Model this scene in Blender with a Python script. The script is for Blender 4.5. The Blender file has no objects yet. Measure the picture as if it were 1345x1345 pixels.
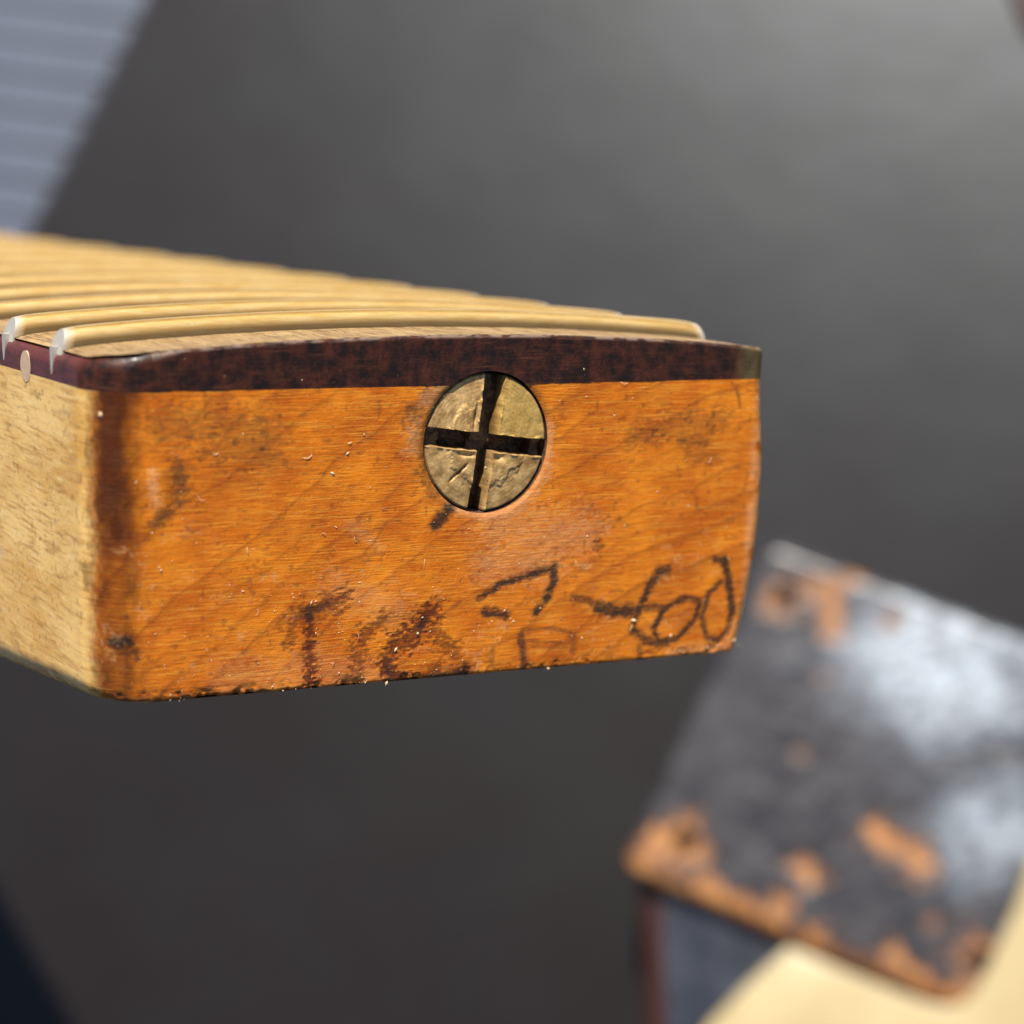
import bpy, math, random
import numpy as np
from mathutils import Matrix, Vector

random.seed(4); RNG = np.random.default_rng(4)
sc = bpy.context.scene
col = sc.collection
MM = 0.001

# ------------------------------------------------------------------ camera
F_PX, PCX, PCY, W = 2910.4, 709.5, 976.2, 1345.0      # focal length / principal point of the lens
TH = math.radians(4.5)                                # lens tilt away from straight down
H = 0.565                                              # height above the table
RIGHT = np.array([1.0, 0, 0]); UP = np.array([0, math.cos(TH), math.sin(TH)]); FWD = np.array([0, math.sin(TH), -math.cos(TH)])
ROLL = math.radians(-6.0); RM = np.array([[math.cos(ROLL), 0, -math.sin(ROLL)], [0, 1, 0], [math.sin(ROLL), 0, math.cos(ROLL)]])
RIGHT, UP, FWD = RM @ RIGHT, RM @ UP, RM @ FWD
CAM = np.array([0.0, 0.0, H])
cam_d = bpy.data.cameras.new('camera'); cam = bpy.data.objects.new('camera', cam_d); col.objects.link(cam)
cam.matrix_world = Matrix(((RIGHT[0], UP[0], -FWD[0], CAM[0]), (RIGHT[1], UP[1], -FWD[1], CAM[1]), (RIGHT[2], UP[2], -FWD[2], CAM[2]), (0, 0, 0, 1)))
cam_d.sensor_width = 36; cam_d.lens = 36 * F_PX / W
cam_d.shift_x = -(PCX - W / 2) / W; cam_d.shift_y = (PCY - W / 2) / W
cam_d.clip_start = 0.005; cam_d.clip_end = 50
cam_d.dof.use_dof = True; cam_d.dof.focus_distance = 0.166; cam_d.dof.aperture_fstop = 25
cam_d.dof.aperture_blades = 0
sc.camera = cam

# ------------------------------------------------------------------ sky, sun, exposure
def cam2world(v): return v[0] * RIGHT + v[1] * UP + v[2] * FWD
S = cam2world(np.array([-0.08, 0.75, -0.655])); S /= np.linalg.norm(S)
elev = math.asin(S[2]); azim = math.atan2(S[0], S[1])
world = bpy.data.worlds.new('World'); sc.world = world; world.use_nodes = True
wn = world.node_tree; wn.nodes.clear()
sky = wn.nodes.new('ShaderNodeTexSky'); sky.sky_type = 'NISHITA'; sky.sun_disc = False
sky.sun_elevation = elev; sky.sun_rotation = azim
bg = wn.nodes.new('ShaderNodeBackground'); bg.inputs['Strength'].default_value = 0.062
wo = wn.nodes.new('ShaderNodeOutputWorld')
wn.links.new(sky.outputs[0], bg.inputs[0]); wn.links.new(bg.outputs[0], wo.inputs[0])
sun_d = bpy.data.lights.new('sun', 'SUN'); sun_d.energy = 4.6; sun_d.angle = math.radians(1.0); sun_d.color = (1, 0.95, 0.875)
sun = bpy.data.objects.new('sun', sun_d); col.objects.link(sun)
sun.rotation_euler = Vector(S).to_track_quat('Z', 'Y').to_euler(); sun.location = Vector(S) * 3
vs = sc.view_settings; vs.view_transform = 'Standard'; vs.look = 'None'; vs.exposure = 0.93; vs.gamma = 1.0; vs.use_curve_mapping = False

# ------------------------------------------------------------------ helpers
def hexc(h):
    c = [int(h[i:i + 2], 16) / 255 for i in (0, 2, 4)]
    return tuple((x / 12.92 if x < .04045 else ((x + .055) / 1.055) ** 2.4) for x in c) + (1,)

class NT:
    """small node-tree writer"""
    def __init__(s, name):
        s.m = bpy.data.materials.new(name); s.m.use_nodes = True; s.t = s.m.node_tree; s.t.nodes.clear()
        s.out = s.t.nodes.new('ShaderNodeOutputMaterial'); s.b = s.t.nodes.new('ShaderNodeBsdfPrincipled')
        s.t.links.new(s.b.outputs[0], s.out.inputs[0])
    def n(s, typ, **kw):
        nd = s.t.nodes.new(typ)
        for k, v in kw.items(): setattr(nd, k, v)
        return nd
    def put(s, sock, v):
        if isinstance(v, bpy.types.NodeSocket): s.t.links.new(v, sock)
        else: sock.default_value = v
    def coord(s, scale=(1, 1, 1), rot=(0, 0, 0)):
        tc = s.n('ShaderNodeTexCoord'); mp = s.n('ShaderNodeMapping')
        s.t.links.new(tc.outputs['Object'], mp.inputs[0]); mp.inputs['Scale'].default_value = [x * 1000 for x in scale]; mp.inputs['Rotation'].default_value = rot
        return mp.outputs[0]
    def noise(s, vec, scale, detail=3, rough=.55, dist=0):
        nd = s.n('ShaderNodeTexNoise'); s.put(nd.inputs['Vector'], vec); nd.inputs['Scale'].default_value = scale
        nd.inputs['Detail'].default_value = detail; nd.inputs['Roughness'].default_value = rough; nd.inputs['Distortion'].default_value = dist
        return nd.outputs[0]
    def ramp(s, v, a, b):
        nd = s.n('ShaderNodeMapRange'); nd.interpolation_type = 'SMOOTHSTEP'; s.put(nd.inputs[0], v); nd.inputs[1].default_value = a; nd.inputs[2].default_value = b
        return nd.outputs[0]
    def mix(s, f, a, b, mode='MIX'):
        nd = s.n('ShaderNodeMix', data_type='RGBA', blend_type=mode); s.put(nd.inputs[0], f); s.put(nd.inputs[6], a); s.put(nd.inputs[7], b)
        return nd.outputs[2]
    def math(s, op, a, b=0.0):
        nd = s.n('ShaderNodeMath', operation=op); s.put(nd.inputs[0], a); s.put(nd.inputs[1], b); return nd.outputs[0]
    def attr(s, name):
        nd = s.n('ShaderNodeAttribute', attribute_name=name); sp = s.n('ShaderNodeSeparateColor'); s.t.links.new(nd.outputs[0], sp.inputs[0]); return sp.outputs
    def bump(s, h, strength, dist):
        nd = s.n('ShaderNodeBump'); s.put(nd.inputs['Height'], h); nd.inputs['Strength'].default_value = strength; nd.inputs['Distance'].default_value = dist
        s.t.links.new(nd.outputs[0], s.b.inputs['Normal'])
    def set(s, **kw):
        for k, v in kw.items(): s.put(s.b.inputs[k.replace('_', ' ')], v)
        return s.m

def vnoise(x, y, seed=0):
    """smooth value noise, arrays"""
    def hsh(i, j):
        n = (i.astype(np.int64) * 374761393 + j.astype(np.int64) * 668265263 + seed * 974711) & 0x7fffffff
        n = ((n ^ (n >> 13)) * 1274126177) & 0x7fffffff
        return ((n ^ (n >> 16)) & 0xffff) / 65535.0
    i = np.floor(x); j = np.floor(y); u = x - i; v = y - j
    u = u * u * (3 - 2 * u); v = v * v * (3 - 2 * v)
    return (hsh(i, j) * (1 - u) + hsh(i + 1, j) * u) * (1 - v) + (hsh(i, j + 1) * (1 - u) + hsh(i + 1, j + 1) * u) * v
def fbm(x, y, seed=0, o=4):
    t = 0; a = .5; n = 0
    for k in range(o):
        t = t + a * vnoise(x * 2 ** k, y * 2 ** k, seed + k * 17); n += a; a *= .5
    return t / n
def sstep(a, b, x):
    t = np.clip((x - a) / (b - a), 0, 1); return t * t * (3 - 2 * t)

def mesh_obj(name, verts, faces, mat, parent=None, smooth=True, attrs=None, angle=40):
    """verts in mm"""
    me = bpy.data.meshes.new(name)
    verts = np.asarray(verts, dtype=np.float64) * MM
    if isinstance(faces, np.ndarray):
        nf = len(faces); k = faces.shape[1]
        me.vertices.add(len(verts)); me.vertices.foreach_set('co', verts.ravel())
        me.loops.add(nf * k); me.loops.foreach_set('vertex_index', faces.ravel().astype(np.int32))
        me.polygons.add(nf); me.polygons.foreach_set('loop_start', np.arange(0, nf * k, k, dtype=np.int32))
        me.update(calc_edges=True)
    else:
        me.from_pydata(verts.tolist(), [], faces)
    me.validate()
    for k, a in (attrs or {}).items():
        at = me.attributes.new(k, 'FLOAT_COLOR', 'POINT'); at.data.foreach_set('color', np.asarray(a, dtype=np.float32).ravel())
    if mat: me.materials.append(mat)
    if smooth:
        me.polygons.foreach_set('use_smooth', np.ones(len(me.polygons), dtype=bool))
        if angle: me.set_sharp_from_angle(angle=math.radians(angle))
    o = bpy.data.objects.new(name, me); col.objects.link(o)
    if parent: o.parent = parent
    return o
def tag(o, label, cat, group=None):
    o['label'] = label; o['category'] = cat
    if group: o['group'] = group
def grid_faces(nu, nv, off=0, flip=False):
    i, j = np.meshgrid(np.arange(nu - 1), np.arange(nv - 1), indexing='ij')
    a = (i * nv + j).ravel() + off
    f = np.stack([a, a + nv, a + nv + 1, a + 1], 1)
    return f[:, ::-1] if flip else f

# ================================================================== SETTING
def ray(px, py):
    v = (px - PCX) / F_PX * RIGHT - (py - PCY) / F_PX * UP + FWD
    return v
def on_plane(px, py, z):
    """point of the level plane at height z (m) -> mm"""
    v = ray(px, py); t = (z - H) / v[2]
    return (CAM + t * v) * 1000

m = NT('black_table_vinyl')
v = m.coord()
a = m.ramp(m.noise(v, .03, 4, .6), .3, .7); b_ = m.ramp(m.noise(v, .25, 4, .6), .35, .75)
c = m.mix(a, (.0105, .0070, .0056, 1), (.0115, .0088, .0078, 1)); c = m.mix(m.math('MULTIPLY', b_, .25), c, (.0095, .0085, .0075, 1))
m.bump(m.noise(v, .022, 3, .5), .2, .0016)
TABLE = m.set(Base_Color=c, Roughness=m.math('ADD', .32, m.math('MULTIPLY', m.noise(v, .018, 4, .6), .14)), Specular_IOR_Level=.35, Specular_Tint=(.86, .94, 1, 1))

e0 = on_plane(195, 0, 0); e1 = on_plane(45, 300, 0); d = (e1 - e0)[:2]; d /= np.linalg.norm(d); nrm = np.array([-d[1], d[0]])
if nrm[0] < 0: nrm = -nrm
def slab(name, poly, z0, z1, mat, parent=None, bev=0.0, seg=3):
    """flat slab from an outline (mm), top edge rounded over bev"""
    poly = np.asarray(poly, float)
    ar = np.sum(poly[:, 0] * np.roll(poly[:, 1], -1) - np.roll(poly[:, 0], -1) * poly[:, 1])
    if ar < 0: poly = poly[::-1]
    n = len(poly)
    t0 = poly - np.roll(poly, 1, 0); t1 = np.roll(poly, -1, 0) - poly
    t0 /= np.linalg.norm(t0, axis=1)[:, None]; t1 /= np.linalg.norm(t1, axis=1)[:, None]
    nn = np.stack([t0[:, 1] + t1[:, 1], -t0[:, 0] - t1[:, 0]], 1); nn /= np.linalg.norm(nn, axis=1)[:, None]
    rings = [(0, z0)]
    for k in range(seg + 1):
        a = k / seg * math.pi / 2 if seg else 0
        rings.append((bev * (1 - math.cos(a)), z1 - bev + bev * math.sin(a)))
    V = np.concatenate([np.c_[poly - nn * i, np.full(n, z)] for i, z in rings])
    Fs = []
    for r in range(len(rings) - 1):
        for k in range(n): Fs.append((r * n + k, r * n + (k + 1) % n, (r + 1) * n + (k + 1) % n, (r + 1) * n + k))
    Fs.append(tuple(range((len(rings) - 1) * n, len(rings) * n))); Fs.append(tuple(range(n - 1, -1, -1)))
    return mesh_obj(name, V, Fs, mat, parent, True, None, 30)
p = e0[:2]
table = slab('table_top', [p - d * 900, p + d * 900, p + d * 900 + nrm * 1200, p - d * 900 + nrm * 1200], -26, 0, TABLE, bev=3)
table['kind'] = 'structure'
m = NT('painted_shadow_gap'); GAP_SHADE = m.set(Base_Color=(.012, .011, .016, 1), Roughness=.8)
slab('shadow_gap_strip', [p - d * 899 - nrm * 2.5, p + d * 899 - nrm * 2.5, p + d * 899 + nrm * .5, p - d * 899 + nrm * .5], -27, -2.5, GAP_SHADE, table, bev=1)  # dark strip added to stand in for the shadow gap along the table

m = NT('blue_grey_deck_paint')
v = m.coord((.02, .3, .3))
c = m.mix(m.ramp(m.noise(v, 1, 4, .6), .25, .75), (.052, .066, .100, 1), (.078, .094, .134, 1))
DECK = m.set(Base_Color=c, Roughness=.6)
m = NT('deck_underside'); UNDER = m.set(Base_Color=(.03, .03, .035, 1), Roughness=.9)
DZ = -0.42
q0 = on_plane(20, 120, DZ); q1 = on_plane(150, 137, DZ); dd = (q1 - q0)[:2]; dd /= np.linalg.norm(dd); dn = np.array([-dd[1], dd[0]])
deck = slab('deck', [q0[:2] - dd * 1690 - dn * 1000, q0[:2] + dd * 1290 - dn * 1000, q0[:2] + dd * 1290 + dn * 1000, q0[:2] - dd * 1690 + dn * 1000], DZ * 1000 - 60, DZ * 1000 - 24, UNDER)
deck['kind'] = 'structure'
s0 = None
ang = math.atan2(dd[1], dd[0])
for k in range(-60, 61):
    if s0 is None:
        L, wd = 1500, 6.9
        s0 = slab('slat', [(-L, -wd), (L, -wd), (L, wd), (-L, wd)], -24, 0, DECK, deck, bev=.5, seg=2); o = s0
    else:
        o = s0.copy(); col.objects.link(o)
    ctr = q0[:2] - dd * 200 + dn * k * 16.6
    o.location = (ctr[0] * MM, ctr[1] * MM, DZ + random.uniform(-.0006, .0006)); o.rotation_euler = (0, 0, ang)

# ================================================================== GUITAR NECK
RN = np.array([[.85751993, -.5125073, .04467477], [.10081454, .25256541, .96231343], [.50447596, .82069908, -.26824806]])
TN = np.array([-5.4, 26.7074, 165.3463])
Rw = np.stack([RIGHT, UP, FWD], 1) @ RN
loc = CAM + (np.stack([RIGHT, UP, FWD], 1) @ TN) * MM
neck = bpy.data.objects.new('guitar_neck', None); col.objects.link(neck); neck.empty_display_size = .02
neck.matrix_world = Matrix([list(Rw[i]) + [loc[i]] for i in range(3)] + [[0, 0, 0, 1]])
tag(neck, 'unbolted guitar neck with amber lacquered heel end, dark fretboard and cross-slotted screw', 'guitar neck')

def face_pt(px, py):
    """where a point of the heel's end face sits: (x, z) in mm in the neck's own axes"""
    dv = RN.T @ np.array([(px - PCX) / F_PX, -(py - PCY) / F_PX, 1.0]); o = -RN.T @ TN
    t = -o[1] / dv[1]; p = o + t * dv
    return p[0], p[2]

XL, XR, RL, RR = -28.94, 27.75, 4.2, 1.5
HX, HZ, HR, SR = 1.85, -4.35, 5.38, 5.24
TAP = .0152
def bow(y): return -.023 * y          # the heel end is cut a little out of square
def Tb(x): return 22.16 + .44 * (np.clip(x, -29, 28) + 26) / 50
def outline():
    """heel outline seen from above: left side, rounded corner, end face, right corner, right side"""
    pts = []
    for y in np.concatenate([np.linspace(62, 26, 30), np.arange(25.9, RL, -.12)]): pts.append((XL + TAP * y, y, 0))
    for a in np.linspace(0, math.pi / 2, 64): pts.append((XL + RL - RL * math.cos(a) + TAP * RL * math.cos(a), RL - RL * math.sin(a), 1 if 0 < a else 0))
    for x in np.arange(XL + RL + .1, XR - RR - .03, .1): pts.append((x, 0, 2))
    for a in np.linspace(0, math.pi / 2, 22): pts.append((XR - RR + RR * math.sin(a), RR - RR * math.cos(a), 3))
    for y in np.concatenate([np.arange(RR + .3, 6, .3), np.linspace(6.5, 62, 20)]): pts.append((XR - TAP * y, y, 4))
    return np.array(pts)
OUT = outline(); NS = len(OUT)
tx = np.gradient(OUT[:, 0]); ty = np.gradient(OUT[:, 1]); tl = np.hypot(tx, ty)
INX, INY = -ty / tl, tx / tl                                   # inward normal
INX, INY = (INX, INY) if INY[NS // 2] > 0 else (-INX, -INY)
ARC = np.concatenate([[0], np.cumsum(np.hypot(np.diff(OUT[:, 0]), np.diff(OUT[:, 1])))])
iface = np.where(OUT[:, 2] == 2)[0][0]; ARC = ARC - ARC[iface]   # 0 where the flat end face begins, negative on corner / side

def cut_hole(V, F):
    """remove the faces over the screw's hole and pull the cut onto a clean circle"""
    fc = V[F].mean(1)
    r = np.hypot(fc[:, 0] - HX, fc[:, 2] - HZ)
    kill = (r < HR) & (fc[:, 1] < 1)
    used_k = np.zeros(len(V), bool); used_k[F[kill].ravel()] = True
    used_s = np.zeros(len(V), bool); used_s[F[~kill].ravel()] = True
    e = np.where(used_k & used_s)[0]
    rr = np.hypot(V[e, 0] - HX, V[e, 2] - HZ); k = HR / rr
    nx = HX + (V[e, 0] - HX) * k; nz = HZ + (V[e, 2] - HZ) * k
    V[e, 0] = nx; V[e, 2] = nz
    return V, F[~kill]

# ---- strokes of pen, stain, worn spots and painted highlights on the end face, laid out on the wood: (points, width, darkness)
BLACK = [
 ([(630,787),(640,779),(656,769),(691,757),(725,748)], 7, .75), ([(728,746),(728,764),(718,786),(704,805)], 9, .95),
 ([(637,805),(650,804),(664,808)], 9, .9), ([(687,828),(725,825),(750,831)], 4, .45), ([(684,836),(687,855),(689,876)], 8, .65),
 ([(753,836),(753,853)], 9, .4), ([(690,842),(750,846)], 3, .35), ([(700,850),(745,851)], 3, .3), ([(647,855),(644,883)], 6, .4),
 ([(753,785),(775,789),(790,798)], 8, .6), ([(786,798),(805,803),(828,803)], 13, .95), ([(828,803),(844,797),(872,799)], 8, .6),
 ([(879,747),(865,750),(850,777),(838,802),(831,827),(847,841),(875,845)], 9, .8), ([(866,749),(856,765)], 12, .5),
 ([(918,789),(900,785),(872,800),(858,827),(865,842),(890,838),(912,814),(920,792)], 7, .8),
 ([(947,764),(931,780),(922,811),(928,836),(943,841),(956,827),(962,799)], 7, .7), ([(939,735),(953,737)], 8, .85), ([(952,736),(957,761),(962,805)], 9, .95),
 ([(840,850),(840,868)], 7, .45), ([(398,806),(412,800),(430,795)], 8, .6), ([(404,803),(407,814)], 8, .6),
 ([(602,652),(590,668),(572,690)], 12, .8), ([(572,690),(586,682)], 6, .9),
 ([(558,812),(553,824)], 7, .6), ([(508,870),(514,890)], 8, .4), ([(603,886),(611,883)], 14, .7), ([(572,887),(590,888)], 9, .5),
 ([(965,508),(970,520),(972,534)], 4, .45), ([(146,849),(170,845)], 9, 1.0), ([(178,858),(180,866)], 8, .6)]
RED = [
 ([(407,812),(407,844),(409,872),(407,905)], 10, .8), ([(385,822),(379,847)], 9, .6), ([(436,794),(456,780)], 10, .7), ([(398,806),(440,794)], 18, .5),
 ([(504,814),(481,832),(471,852),(471,870)], 14, .6), ([(567,803),(552,824),(533,842)], 18, .9), ([(517,847),(507,872),(517,895),(527,895)], 14, .85),
 ([(573,827),(578,844),(598,854)], 14, .6), ([(567,887),(613,885)], 15, .55), ([(370,822),(385,818)], 10, .4), ([(598,858),(612,880)], 9, .3),
 ([(188,920),(300,915),(420,909)], 8, .55), ([(785,716),(790,722)], 8, .6), ([(705,750),(722,746)], 9, .4), ([(500,822),(560,800)], 8, .3)]
GRIME = [
 ([(215,558),(290,556),(350,575)], 30, .42), ([(290,590),(355,600)], 22, .34), ([(345,570),(352,600)], 18, .4),
 ([(236,615),(240,640),(228,668),(205,684)], 12, .75), ([(830,575),(880,560),(950,548)], 20, .42), ([(895,575),(925,580)], 14, .4),
 ([(905,598),(940,604)], 10, .35), ([(200,640),(206,690)], 8, .15), ([(470,705),(505,690)], 6, .2), ([(545,540),(556,600),(566,640)], 18, .6), ([(560,520),(620,485)], 14, .6)]
PALE = [
 ([(560,525),(585,505),(610,498)], 16, .35), ([(690,660),(720,620),(722,560)], 9, .45), ([(590,665),(640,680),(685,668)], 9, .5), ([(545,560),(540,590)], 14, .35),  # right and lower strokes round the hole paint its lit rim
 ([(650,690),(690,700),(760,700)], 40, .35), ([(640,745),(720,735)], 30, .35), ([(300,890),(420,880),(500,890)], 30, .2), ([(440,775),(520,800)], 30, .25),
 ([(200,625),(203,660)], 10, .5), ([(880,860),(960,850),(975,800)], 14, .4), ([(460,690),(500,720)], 10, .2)]  # first stroke paints the dent's highlight into the colour
def paint(X, Z, strokes, seed, rag):
    out = np.zeros(len(X))
    for k, (pl, w, st) in enumerate(strokes):
        P = np.array([face_pt(*q) for q in pl]); hw = w / 17.0 / 2 * 1.7
        sel = np.where((X > P[:, 0].min() - 3 * hw - .5) & (X < P[:, 0].max() + 3 * hw + .5) & (Z > P[:, 1].min() - 3 * hw - .5) & (Z < P[:, 1].max() + 3 * hw + .5))[0]
        if not len(sel): continue
        x, z = X[sel], Z[sel]; dm = np.full(len(sel), 1e9)
        for a, b in zip(P[:-1], P[1:]):
            ab = b - a; t = np.clip(((x - a[0]) * ab[0] + (z - a[1]) * ab[1]) / (ab @ ab + 1e-12), 0, 1)
            dm = np.minimum(dm, np.hypot(x - a[0] - t * ab[0], z - a[1] - t * ab[1]))
        n = fbm(x * 3.2, z * 6, seed + k, 4); n2 = .6 * fbm(x * 1.1, z * 8, seed + 50 + k, 3) + .4 * fbm(x * 5, z * 11, seed + 70 + k, 2)
        dm = dm + (n - .5) * rag * hw * 2
        val = (1 - sstep(hw * .3, hw * 1.35, dm)) * min(1, st * 1.2) * np.clip(-.02 + 2.1 * n2, 0, 1.15)
        out[sel] = np.maximum(out[sel], val)
    return np.clip(out, 0, 1)

# ---- heel of maple
NE = 10; NZ = NE + 221
EDGE_R = .35
def edge_r(arc): return EDGE_R + 1.5 * (1 - sstep(-8.5, -1.0, arc)) + .9 * sstep(51.5, 54, arc)
def heel_grid():
    V = np.zeros((NS, NZ, 3))
    x0, y0 = OUT[:, 0], OUT[:, 1]
    T = Tb(x0)
    # lower right corner of the heel is rubbed narrower
    for j in range(NZ):
        ER = edge_r(ARC)
        if j < NE:
            a = (j / NE) * math.pi / 2; ins = ER * (1 - math.sin(a)); z = -T + ER * (1 - math.cos(a))
        else:
            f = (j - NE) / (NZ - NE - 1); z = -T + ER + f * (T - ER); ins = np.zeros(NS)
        rub = (-.75 * sstep(0, 1, -z / 8.0) + 1.5 * np.clip((-11.5 - z) / 10.9, 0, 1) ** 1.7) * sstep(14, 27, x0)
        chip = .16 * sstep(.52, .75, fbm(ARC * 1.1, z * 1.5 + 0 * ARC, 91, 3)) * (1 - sstep(.0, 1.1, z + T))
        rubc = .5 * np.clip((-15 - z) / 7, 0, 1) ** 2 * np.sin(np.pi * np.clip((ARC + 9) / 11, 0, 1)) ** 2
        V[:, j, 0] = x0 + INX * (ins + chip + rubc) - rub
        V[:, j, 1] = y0 + INY * (ins + chip + rubc)
        V[:, j, 2] = (z + chip * .8) * (1 + .0034 * np.minimum(y0, 60)) + bow(y0)
    return V
V = heel_grid(); S_ = np.repeat(ARC, NZ); V = V.reshape(-1, 3)
X, Y, Z = V[:, 0].copy(), V[:, 1].copy(), V[:, 2].copy()
FX = np.where(S_ < 0, XL + RL + S_, X)                           # unrolled coordinate along side and face
on_face = (Y < 4)
# colour masks
gx, gz = 45.0, -92.0
warp = (fbm(FX * .12, Z * .12, 5, 3) - .5) * 3.0 + (fbm(FX * .9, Z * .9, 6, 2) - .5) * .35
rad = np.hypot(FX - gx, Z - gz) + warp
ring = np.zeros(len(V)); r_ = 60.0; q = np.random.default_rng(9)
while r_ < 140:
    stg = q.uniform(.35, 1.0); w_ = q.uniform(.10, .2)
    dlt = rad - r_
    ring = np.maximum(ring, stg * np.where(dlt > 0, np.exp(-(dlt / w_) ** 2), np.exp(-(-dlt / (w_ * 4)) ** 1.2) * .55 + .45 * np.exp(-(dlt / w_) ** 2)))
    r_ += q.uniform(1.5, 3.3)
ring *= np.clip(.35 + fbm(FX * .35, Z * .35, 23, 3) * 1.2, 0, 1)
ink = paint(FX, Z, BLACK, 100, .55); red = paint(FX, Z, RED, 200, 1.6); grime = paint(FX, Z, GRIME, 300, 1.4); pale = paint(FX, Z, PALE, 400, 1.3)
far = Y > 4
for a in (ink, red, grime, pale): a[far & (X > 0)] = 0
# speckled dark pores top right / top left
sp = sstep(.58, .70, fbm(FX * 1.9, Z * 2.1, 61, 3)) * np.exp(-(((FX - face_pt(890, 562)[0]) / 4.2) ** 2 + ((Z - face_pt(890, 562)[1]) / 1.6) ** 2))
sp += .7 * sstep(.60, .72, fbm(FX * 1.5, Z * 1.9, 62, 3)) * np.exp(-(((FX - face_pt(290, 570)[0]) / 6) ** 2 + ((Z - face_pt(290, 570)[1]) / 2.4) ** 2))
sp += .45 * sstep(.70, .78, fbm(FX * 1.9, Z * 2.1, 63, 3))
ink = np.clip(np.maximum(ink, sp * .75), 0, 1)
wob = (fbm(Z * .5, Z * .11 + 3, 33, 3) - .5) * .9
edge_in = S_ + wob * .6 + (fbm(FX * 1.5, Z * .8, 34, 4) - .5) * 1.4
lac = sstep(-5.3, -3.9, S_ + wob + (fbm(FX * 5, Z * 2.2, 37, 2) - .5) * .9)
burn = sstep(-5.9, -3.7, S_ + wob * .7 + (fbm(FX * 4, Z * 2, 38, 2) - .5) * .8) * (1 - sstep(-2.5, .1, edge_in)) * np.clip(.78 + .5 * sstep(-13, -4, Z) + .6 * (fbm(FX * .8, Z * .5, 41, 3) - .5), 0, 1)
burn = np.maximum(burn, .35 * (1 - sstep(.2, 1.6, Z + Tb(X))) * sstep(.35, .7, fbm(FX * .8, Z * 1.2, 44, 3)))
scuff = sstep(.56, .8, fbm(FX * .5, Z * .9, 71, 4)) * (1 - sstep(-12, -7, Z)) * sstep(.45, .7, fbm(FX * 4, Z * 4, 72, 2)) * lac
pale = np.clip(np.maximum(pale * np.clip(.2 + 1.4 * fbm(FX * 3, Z * 4, 73, 3), 0, 1), scuff * .45), 0, 1)
rim_r = sstep(26.2, 27.3, X) * (Y < 1.5) * sstep(.3, .6, fbm(X * .5, Z * .9, 83, 3)); pale = np.maximum(pale, rim_r * .7)
sd = sstep(.60, .72, fbm(Y * .8, Z * .8, 81, 3)) * np.exp(-(((S_ + 5.6) / .9) ** 2)) * .9
grime = np.maximum(grime, sd * (1 - sstep(-4, -1, S_)) * .8)
hr = np.hypot(X - HX, Z - HZ); th = np.arctan2(Z - HZ, X - HX)
rimd = np.exp(-((hr - HR) / .45) ** 2) * (Y < 1)
grime = np.maximum(grime, rimd * np.clip(.75 + .5 * np.cos(th - 2.6), 0, 1) * np.clip(.4 + fbm(X * 2, Z * 2, 77, 3), 0, 1))
pale = np.maximum(pale, np.exp(-((hr - HR - .25) / .22) ** 2) * (Y < 1) * np.clip(.1 + .6 * np.cos(th + .9), 0, 1) * sstep(.38, .62, fbm(X * 2.2, Z * 2.2, 78, 3)))  # lit lower-right rim of the hole, painted in as a pale band
# relief: worn rim of the hole, dent by the corner, faint waviness, pen grooves
dy = np.zeros(len(V))
dy += .12 * np.clip(1 - (hr - HR) / .5, 0, 1) ** 2 * (Y < 1) * (hr >= HR - .3)
dx0, dz0 = face_pt(212, 650)
dent = np.exp(-((FX - dx0 + .35) / .75) ** 2 - ((Z - dz0) / 2.0) ** 2)
dy -= .12 * dent
dy += .12 * np.exp(-((FX - dx0 - 1.0) / .55) ** 2 - ((Z - dz0) / 1.8) ** 2)
dy += (fbm(FX * .25, Z * .25, 12, 3) - .5) * .10 * on_face + (fbm(FX * 3, Z * 3, 13, 3) - .5) * .018
dy += ink * .02 + red * .05
dy -= (pale > .45) * .012
wgt = np.repeat(np.where(OUT[:, 2] >= 4, 0, 1), NZ)
V[:, 0] += np.repeat(INX, NZ) * dy * wgt; V[:, 1] += np.repeat(INY, NZ) * dy * wgt
Fh = grid_faces(NS, NZ)
V, Fh = cut_hole(V, Fh)
nrmchk = Fh
A = np.stack([ring, ink, red, np.ones_like(ring)], 1); B = np.stack([lac, grime, pale, burn], 1)
# underside of the heel and the shaft behind it
def shaft():
    ys = np.concatenate([[0.5, 2, 4.3, 10, 30, 61.9], np.linspace(62, 66, 4)[1:], np.linspace(70, 110, 14), np.linspace(120, 464, 24)])
    nu = 41; VV = []
    for y in ys:
        k = sstep(62, 105, y); ei = (EDGE_R + 1.55) * (1 - k) * (y < 62); xl = XL + TAP * y + .003 + ei; xr = XR - TAP * y - .003 - ei
        if y < RL: xl = XL + RL - math.sqrt(max(RL ** 2 - (RL - y) ** 2, 0)) + 1.7
        if y < 1.6: xr = XR - RR + math.sqrt(max(RR ** 2 - (RR - y) ** 2, 0)) - 1.4
        VV.append((xl - .002, y, bow(y)))
        for u in np.linspace(-1, 1, nu):
            x = (xl + xr) / 2 + (xr - xl) / 2 * u
            x -= (.9 * sstep(14, 27, x)) * (1 - k)
            dpt = Tb(x) * (1 - k) + k * (17.5 - .006 * (y - 105)) * (1 - abs(u) ** 2.4) ** .5
            if abs(u) == 1 and k == 0 and y >= 62: dpt = Tb(x)
            VV.append((x, y, -dpt * (1 + .0034 * min(y, 60) * (1 - k)) + bow(y)))
        VV.append((xr + .002, y, bow(y)))
    return np.array(VV), len(ys), nu + 2
Vs, n1, n2 = shaft()
Fs = grid_faces(n1, n2, len(V))
Va = np.concatenate([V, Vs]); Fa = np.concatenate([Fh, Fs])
As = np.tile([0.1, 0, 0, 1], (len(Vs), 1)); Bs = np.tile([.25, 0, 0, 0], (len(Vs), 1))
m = NT('maple_heel')
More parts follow.
